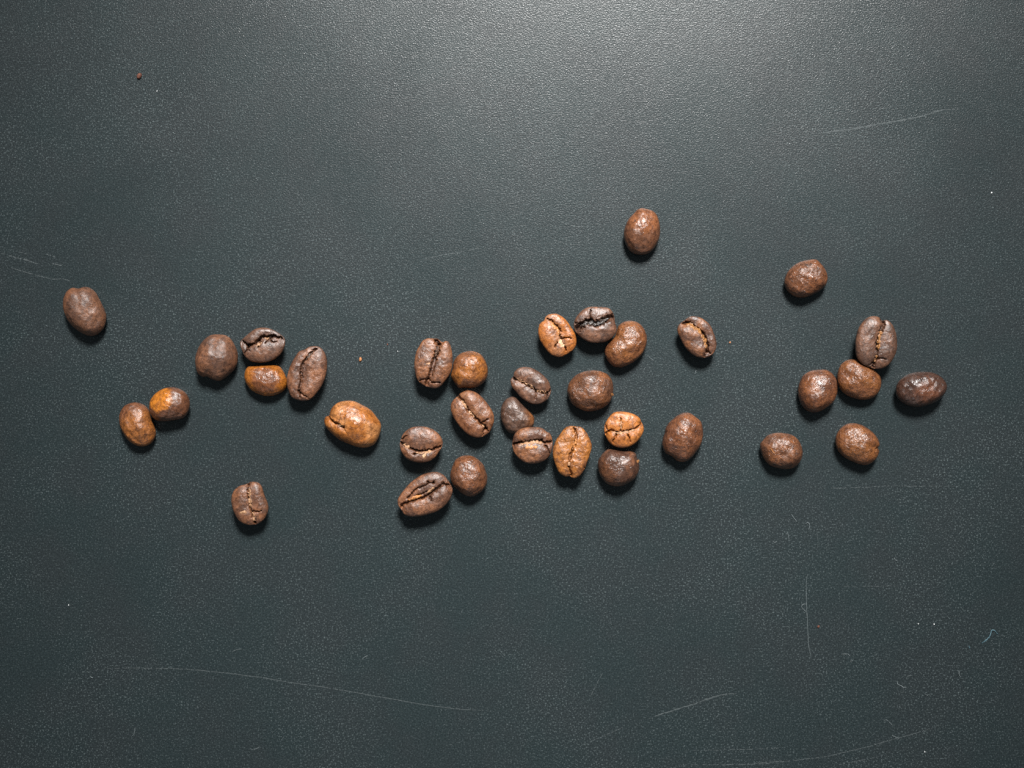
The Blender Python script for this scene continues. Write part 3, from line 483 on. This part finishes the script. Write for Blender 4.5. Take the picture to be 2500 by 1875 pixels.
def build_scratch(pts, width, density, seed):
    """a shallow broken score: many short raised burrs along one line"""
    r = np.random.RandomState(seed)
    path = polyline(pts, 0.28)
    # a hand-made score wanders slightly
    nz = Noise3(seed, 9.0)
    p3 = np.c_[path, np.zeros(len(path))]
    path = path + np.c_[nz(p3), nz(p3 + 50)] * 0.07
    verts, faces = [], []
    n = len(path)
    for i in range(n - 1):
        s = i / max(1, n - 2)
        ends = min(1.0, 6 * s + 0.25, 6 * (1 - s) + 0.25)
        if r.rand() > density * (0.55 + 0.45 * ends) * 0.95:
            continue
        a, b = path[i], path[i + 1]
        d = b - a
        d = d / (np.linalg.norm(d) + 1e-9)
        nn = np.array([-d[1], d[0]])
        w = width * 0.5 * ends * r.uniform(0.45, 1.15)
        off = nn * r.normal() * width * 0.18
        a, b = a + off - d * 0.03, b + off + d * 0.03
        z = 0.012
        k = len(verts)
        verts += [(*(a - nn * w), 0.002), (*a, z), (*(a + nn * w), 0.002), (*(b - nn * w), 0.002), (*b, z), (*(b + nn * w), 0.002)]
        faces += [(k, k + 3, k + 4, k + 1), (k + 1, k + 4, k + 5, k + 2)]
    return mesh_object('scratch', verts, faces, SCRATCH_MAT, board, smooth=False)


for i, (pts, w, dn) in enumerate(SCRATCHES):
    build_scratch(pts, w, dn, 100 + i)


# ------------------------------------------------------------------ coffee beans
def disc_grid(n):
    """square grid folded to a unit disc (concentric map) plus its quads and rim loop"""
    g = np.linspace(-1, 1, n + 1)
    u, v = np.meshgrid(g, g)
    u, v = u.ravel(), v.ravel()
    r = np.where(np.abs(u) > np.abs(v), u, v)
    with np.errstate(divide='ignore', invalid='ignore'):
        th = np.where(np.abs(u) > np.abs(v), (math.pi / 4) * v / u, math.pi / 2 - (math.pi / 4) * u / v)
    th = np.where(r == 0, 0.0, th)
    th = np.where(r < 0, th + math.pi, th)
    rho = np.abs(r)
    idx = np.arange((n + 1) ** 2).reshape(n + 1, n + 1)
    q = np.stack([idx[:-1, :-1], idx[:-1, 1:], idx[1:, 1:], idx[1:, :-1]], -1).reshape(-1, 4)
    rim = np.concatenate([idx[0, :-1], idx[:-1, -1], idx[-1, :0:-1], idx[:0:-1, 0]])
    return rho, np.mod(th, 2 * math.pi), q, rim


class Bean:
    def __init__(self, spec, index):
        self.s = spec
        self.i = index
        out = np.array(spec['out'], float)
        self.c = out.mean(axis=0)
        area_c = self.area_centroid(out)
        self.c = area_c
        self.face = spec['kind'] == 'face'
        loc = out - self.c
        # principal widths
        ev, evec = np.linalg.eigh(np.cov(loc.T))
        minor = evec[:, 0]
        W = np.ptp(loc @ minor)
        self.W = W
        if self.face:
            self.ze, self.ht, self.a = 0.47 * W, 0.165 * W, 3.2
        else:
            fl = spec.get('flat', 1.0)
            self.ze, self.ht, self.a = (0.25 * W + spec.get('lift', 0.0) * 0.7), 0.41 * W * fl, 2.25
        k = (CAM_H - self.ze) / CAM_H           # photographed rim lies above the board
        self.c = self.c * k
        self.k = k
        self.set_outline(out * k - self.c)
        self.paths = [self.ragged(polyline(np.array(c) * k - self.c, 0.12), index * 7 + j) for j, c in enumerate(spec['crease'])]
        self.cracks = [self.ragged(polyline(np.array(c) * k - self.c, 0.12), index * 7 + 40 + j) for j, c in enumerate(spec['cracks'])]
        self.lump = Noise3(index * 13 + 1, 0.75 * W)
        self.mid = Noise3(index * 13 + 2, 0.28 * W)
        self.small = Noise3(index * 13 + 3, 1.1, 20)
        self.tiny = Noise3(index * 13 + 4, 0.5, 20)

    @staticmethod
    def ragged(path, seed):
        nz = Noise3(seed + 3000, 0.8, 10)
        p3 = np.c_[path, np.zeros(len(path))]
        return path + np.c_[nz(p3), nz(p3 + 20)] * 0.09

    @staticmethod
    def area_centroid(p):
        x, y = p[:, 0], p[:, 1]
        x2, y2 = np.roll(x, -1), np.roll(y, -1)
        cr = x * y2 - x2 * y
        A = cr.sum() / 2
        return np.array([((x + x2) * cr).sum() / (6 * A), ((y + y2) * cr).sum() / (6 * A)])

    def set_outline(self, loc):
        e = np.vstack([loc[-1:], loc, loc[:2]])
        dense = []
        t = np.linspace(0, 1, 14, endpoint=False)[:, None]
        for i in range(1, len(e) - 2):
            a, b, c, d = e[i - 1], e[i], e[i + 1], e[i + 2]
            dense.append(0.5 * (2 * b + (c - a) * t + (2 * a - 5 * b + 4 * c - d) * t ** 2 + (3 * b - a - 3 * c + d) * t ** 3))
        d = np.vstack(dense)
        th = np.mod(np.arctan2(d[:, 1], d[:, 0]), 2 * math.pi)
        r = np.linalg.norm(d, axis=1)
        o = np.argsort(th)
        th, r = th[o], r[o]
        g = np.linspace(0, 2 * math.pi, 720, endpoint=False)
        rr = np.interp(g, np.concatenate([th - 2 * math.pi, th, th + 2 * math.pi]), np.concatenate([r, r, r]))
        ker = np.exp(-0.5 * (np.arange(-10, 11) / 3.0) ** 2)
        ker /= ker.sum()
        rr = np.convolve(np.concatenate([rr[-10:], rr, rr[:10]]), ker, 'valid')
        self.gth, self.gr = np.append(g, 2 * math.pi), np.append(rr, rr[0])

    def R(self, th):
        return np.interp(np.mod(th, 2 * math.pi), self.gth, self.gr)

    def relief(self, xy, s, slit_part=1.0):
        """how far the furrow and the cracks sink the upper surface at xy"""
        sp = self.s
        dz = np.zeros(len(xy))
        p3 = np.c_[xy, np.zeros(len(xy))]
        edge = np.clip((1.02 - s) * 9.0, 0, 1)
        jit = self.tiny(p3) * 0.085
        valley = sp.get('valley', 0.30 if self.face else 0.2)
        slit = 1.35 * sp.get('slit', 0.2)
        for p in self.paths:
            d, side, arc = path_distance(xy, p)
            wob = 1.0 + 0.35 * self.small(p3 * 1.3)
            dz -= valley * np.exp(-(d / 0.95) ** 2) * np.clip(edge + 0.2, 0, 1)
            st = sp.get('step', 0.0)
            if st:
                dz -= abs(st) * (side * np.sign(st) < 0) * np.exp(-(d / 1.3) ** 2) * edge
            w = slit * np.clip(wob, 0.55, 1.6)
            dz -= slit_part * (0.75 + 1.2 * slit) * (1 - smoothstep(0.25 * w, 1.25 * w, d + jit)) * edge
        for p in self.cracks:
            d, side, arc = path_distance(xy, p)
            taper = 1.0 - 0.5 * arc
            dz -= 0.16 * np.exp(-(d / 0.35) ** 2) * edge * taper
            w = 0.20 * taper
            dz -= slit_part * 0.80 * (1 - smoothstep(0.2 * w, 1.3 * w, d + jit * 0.7)) * edge * np.clip(taper + 0.3, 0, 1)
        return dz

    def top_z(self, xy, slit_part=1.0):
        th = np.arctan2(xy[:, 1], xy[:, 0])
        s = np.clip(np.linalg.norm(xy, axis=1) / self.R(th), 0, 1)
        z = self.ze + self.ht * np.sqrt(np.clip(1 - s ** self.a, 0, 1))
        return self.finish_z(xy, s, z, slit_part)

    def finish_z(self, xy, s, z, slit_part=1.0):
        wr = self.s.get('wrinkle', 1.0)
        p3 = np.c_[xy, z]
        soft = np.clip((1 - s) * 4, 0, 1)
        z = z + self.lump(p3) * (0.016 if self.face else 0.026) * self.W * soft
        z = z + self.mid(p3) * (0.006 if self.face else 0.010) * self.W * soft
        z = z + self.small(p3) * (0.022 if self.face else 0.035) * wr * soft
        return z + self.relief(xy, s, slit_part) + self.zshift

    zshift = 0.0

    def build(self):
        sp = self.s
        n = 132 if self.face else 84
        if not self.face and (self.paths or self.cracks):
            n = 120
        rho, th, quads, rim = disc_grid(n)
        s = np.sin(rho * math.pi / 2)
        s[rim] = 1.0
        R = self.R(th)
        xy = np.c_[np.cos(th) * s * R, np.sin(th) * s * R]
        z = self.ze + self.ht * np.sqrt(np.clip(1 - s ** self.a, 0, 1))
        z = self.finish_z(xy, s, z)
        top = np.c_[xy, z]
        # underside: rings from the rim down to where it rests
        m = len(rim)
        rings = 11
        ab = 2.1 if self.face else 2.6
        parts, tq = [top], []
        prev = rim
        base = len(top)
        for k in range(1, rings):
            sk = math.cos(k / rings * math.pi / 2)
            zz = self.ze - self.ze * math.sqrt(max(0.0, 1 - sk ** ab))
            ring = np.c_[np.cos(th[rim]) * sk * R[rim], np.sin(th[rim]) * sk * R[rim], np.full(m, zz)]
            parts.append(ring)
            cur = base + np.arange(m)
            tq.append(np.stack([prev, np.roll(prev, -1), np.roll(cur, -1), cur], -1)[:, ::-1])
            prev = cur
            base += m
        parts.append(np.array([[0, 0, 0.0]]))
        tris = np.stack([np.roll(prev, -1), prev, np.full(m, base)], -1)
        v = np.vstack(parts)
        q = np.vstack([quads] + tq)
        has_skin = len(sp['skin']) > 0
        mat = bean_material(sp['mat'], 31 * self.i + 5, sp.get('spot'))
        if has_skin:
            root = bpy.data.objects.new('coffee_bean', None)
            C.objects.link(root)
            root.empty_display_size = 0.005
            mesh_object('bean_body', v, (q, tris), mat, root)
            for j, (pts, w, kind) in enumerate(sp['skin']):
                self.skin(pts, w, kind, root, j)
        else:
            root = mesh_object('coffee_bean', v, (q, tris), mat)
        root.location = (self.c[0] * MM, self.c[1] * MM, 0.0)
        tag(root, sp['label'], 'coffee bean', 'roasted coffee beans scattered on the dark board')
        return root

    def skin(self, pts, w, kind, root, j):
        """crinkled strip of silverskin lying in or beside the furrow, with thickness"""
        path = polyline(np.array(pts) * self.k - self.c, 0.10)
        t = np.gradient(path, axis=0)
        t /= np.linalg.norm(t, axis=1)[:, None] + 1e-9
        nn = np.c_[-t[:, 1], t[:, 0]]
        sn = Noise3(self.i * 31 + j + 900, 0.9)
        fn = Noise3(self.i * 31 + j + 950, 0.35)
        cols = np.linspace(-1, 1, 7)
        a = np.linspace(0, 1, len(path))
        body = np.clip(np.minimum(a, 1 - a) * 6 + 0.25, 0, 1)
        pz = np.c_[path, np.zeros(len(path))]
        width = w * 0.74 * body * np.clip(1 + 0.5 * sn(pz * 1.2), 0.6, 1.6)
        centre = path + nn * (sn(pz + 7) * 0.08)[:, None]
        grid = []
        for cidx in cols:
            xy = centre + nn * (width * cidx)[:, None]
            z = self.top_z(xy, slit_part=0.30)
            z = z + 0.07 - 0.10 * cidx ** 2 + fn(np.c_[xy, np.zeros(len(xy))]) * 0.075
            if abs(cidx) == 1.0:
                z = z - 0.18
            grid.append(np.c_[xy, z])
        V = np.stack(grid, 1).reshape(-1, 3)
        k = len(cols)
        F = []
        for i in range(len(path) - 1):
            for c in range(k - 1):
                b = i * k + c
                F.append((b, b + 1, b + k + 1, b + k)[::-1])
        mesh_object('silverskin', V, F, SKIN_MATS[kind], root)


for i, spec in enumerate(BEANS):
    Bean(spec, i).build()


# ------------------------------------------------------------------ crumbs, dust specks and lint
def lumpy(name, centre, radius, mat, seed, flat=0.7):
    """angular crumb: a small faceted, uneven pebble"""
    r = np.random.RandomState(seed)
    verts, faces = [], []
    nu, nv = 9, 6
    nz = Noise3(seed, radius * 2.0)
    for j in range(nv + 1):
        ph = math.pi * j / nv
        for i in range(nu):
            t = 2 * math.pi * i / nu
            d = np.array([math.sin(ph) * math.cos(t), math.sin(ph) * math.sin(t) * 0.8, math.cos(ph) * flat])
            verts.append(d * radius)
    V = np.array(verts)
    V = V * (1 + 0.28 * nz(V))[:, None]
    for j in range(nv):
        for i in range(nu):
            a, b = j * nu + i, j * nu + (i + 1) % nu
            faces.append((a, a + nu, b + nu, b))
    V[:, 2] -= V[:, 2].min()
    o = mesh_object(name, V, faces, mat, smooth=False)
    o.location = (centre[0] * MM, centre[1] * MM, 0.0)
    o.rotation_euler[2] = r.uniform(0, 6.28)
    return o


for i, (c, r, label, kind) in enumerate(CRUMBS):
    tag(lumpy('coffee_crumb', c, r, CRUMB_MATS[kind], 400 + i, 0.5), label, 'crumb', 'coffee crumbs on the board')
for i, (c, r, label) in enumerate(SPECKS):
    tag(lumpy('dust_speck', c, r * 0.42, DUST_MAT, 500 + i), label, 'dust speck', 'white dust specks on the board')


def fibre_mesh(pts, radius, seed):
    path = polyline(pts, 0.25)
    nz = Noise3(seed, 3.0)
    p3 = np.c_[path, np.zeros(len(path))]
    z = radius + 0.10 * np.abs(nz(p3))
    P = np.c_[path, z]
    t = np.gradient(P, axis=0)
    t /= np.linalg.norm(t, axis=1)[:, None] + 1e-9
    side = np.cross(t, [0, 0, 1.0])
    side /= np.linalg.norm(side, axis=1)[:, None] + 1e-9
    up = np.cross(side, t)
    V, F, k = [], [], 6
    for i in range(len(P)):
        taper = 0.55 + 0.45 * min(1, 5 * i / len(P), 5 * (len(P) - 1 - i) / len(P))
        for j in range(k):
            a = 2 * math.pi * j / k
            V.append(P[i] + radius * taper * (side[i] * math.cos(a) + up[i] * math.sin(a)))
    for i in range(len(P) - 1):
        for j in range(k):
            a, b = i * k + j, i * k + (j + 1) % k
            F.append((a, b, b + k, a + k))
    F.append(tuple(range(k))[::-1])
    F.append(tuple(range(len(V) - k, len(V))))
    return np.array(V), F


for i, (pts, r, label) in enumerate(FIBRES):
    V, F = fibre_mesh(pts, r, 600 + i)
    c = np.array([V[:, 0].mean(), V[:, 1].mean(), 0])
    mat = BLUE_MAT if 'bluish' in label else (HAIR_MAT if 'hair lying' in label else LINT_MAT)
    o = mesh_object('lint_fibre', V - c, F, mat)
    o.location = tuple(c * MM)
    tag(o, label, 'fibre', 'lint fibres on the board')


def dust_field():
    """countless hair-fine dust grains and lint ends over the whole board"""
    r = np.random.RandomState(11)
    V, F = [], []
    for _ in range(2600):
        x = r.uniform(-125, 125)
        y = r.uniform(-95, 95)
        # more settles towards the bare right and bottom
        if r.rand() > 0.30 + 0.45 * smoothstep(-40, 110, x - y):
            continue
        L = r.gamma(2.0, 0.11) + 0.06
        w = r.uniform(0.018, 0.042)
        a = r.uniform(0, math.pi)
        d = np.array([math.cos(a), math.sin(a), 0])
        s = np.array([-d[1], d[0], 0])
        bend = r.normal() * 0.25 * L
        p = np.array([x, y, 0.0])
        ring = []
        for t in (-0.5, 0.0, 0.5):
            c = p + d * L * t + s * bend * (1 - 4 * t * t)
            ring.append((c - s * w, c + s * w + 0, c + np.array([0, 0, w * 1.4])))
        k = len(V)
        for q in ring:
            V += [tuple(q[0] + [0, 0, .004]), tuple(q[2] + [0, 0, .004]), tuple(q[1] + [0, 0, .004])]
        for i in (0, 3):
            F += [(k + i, k + i + 3, k + i + 4, k + i + 1), (k + i + 1, k + i + 4, k + i + 5, k + i + 2)]
        F += [(k, k + 1, k + 2), (k + 8, k + 7, k + 6)]
    o = mesh_object('fine_dust', V, F, LINT_MAT, smooth=False)
    tag(o, 'fine pale dust and lint ends strewn over the dark board', 'dust', kind='stuff')


dust_field()
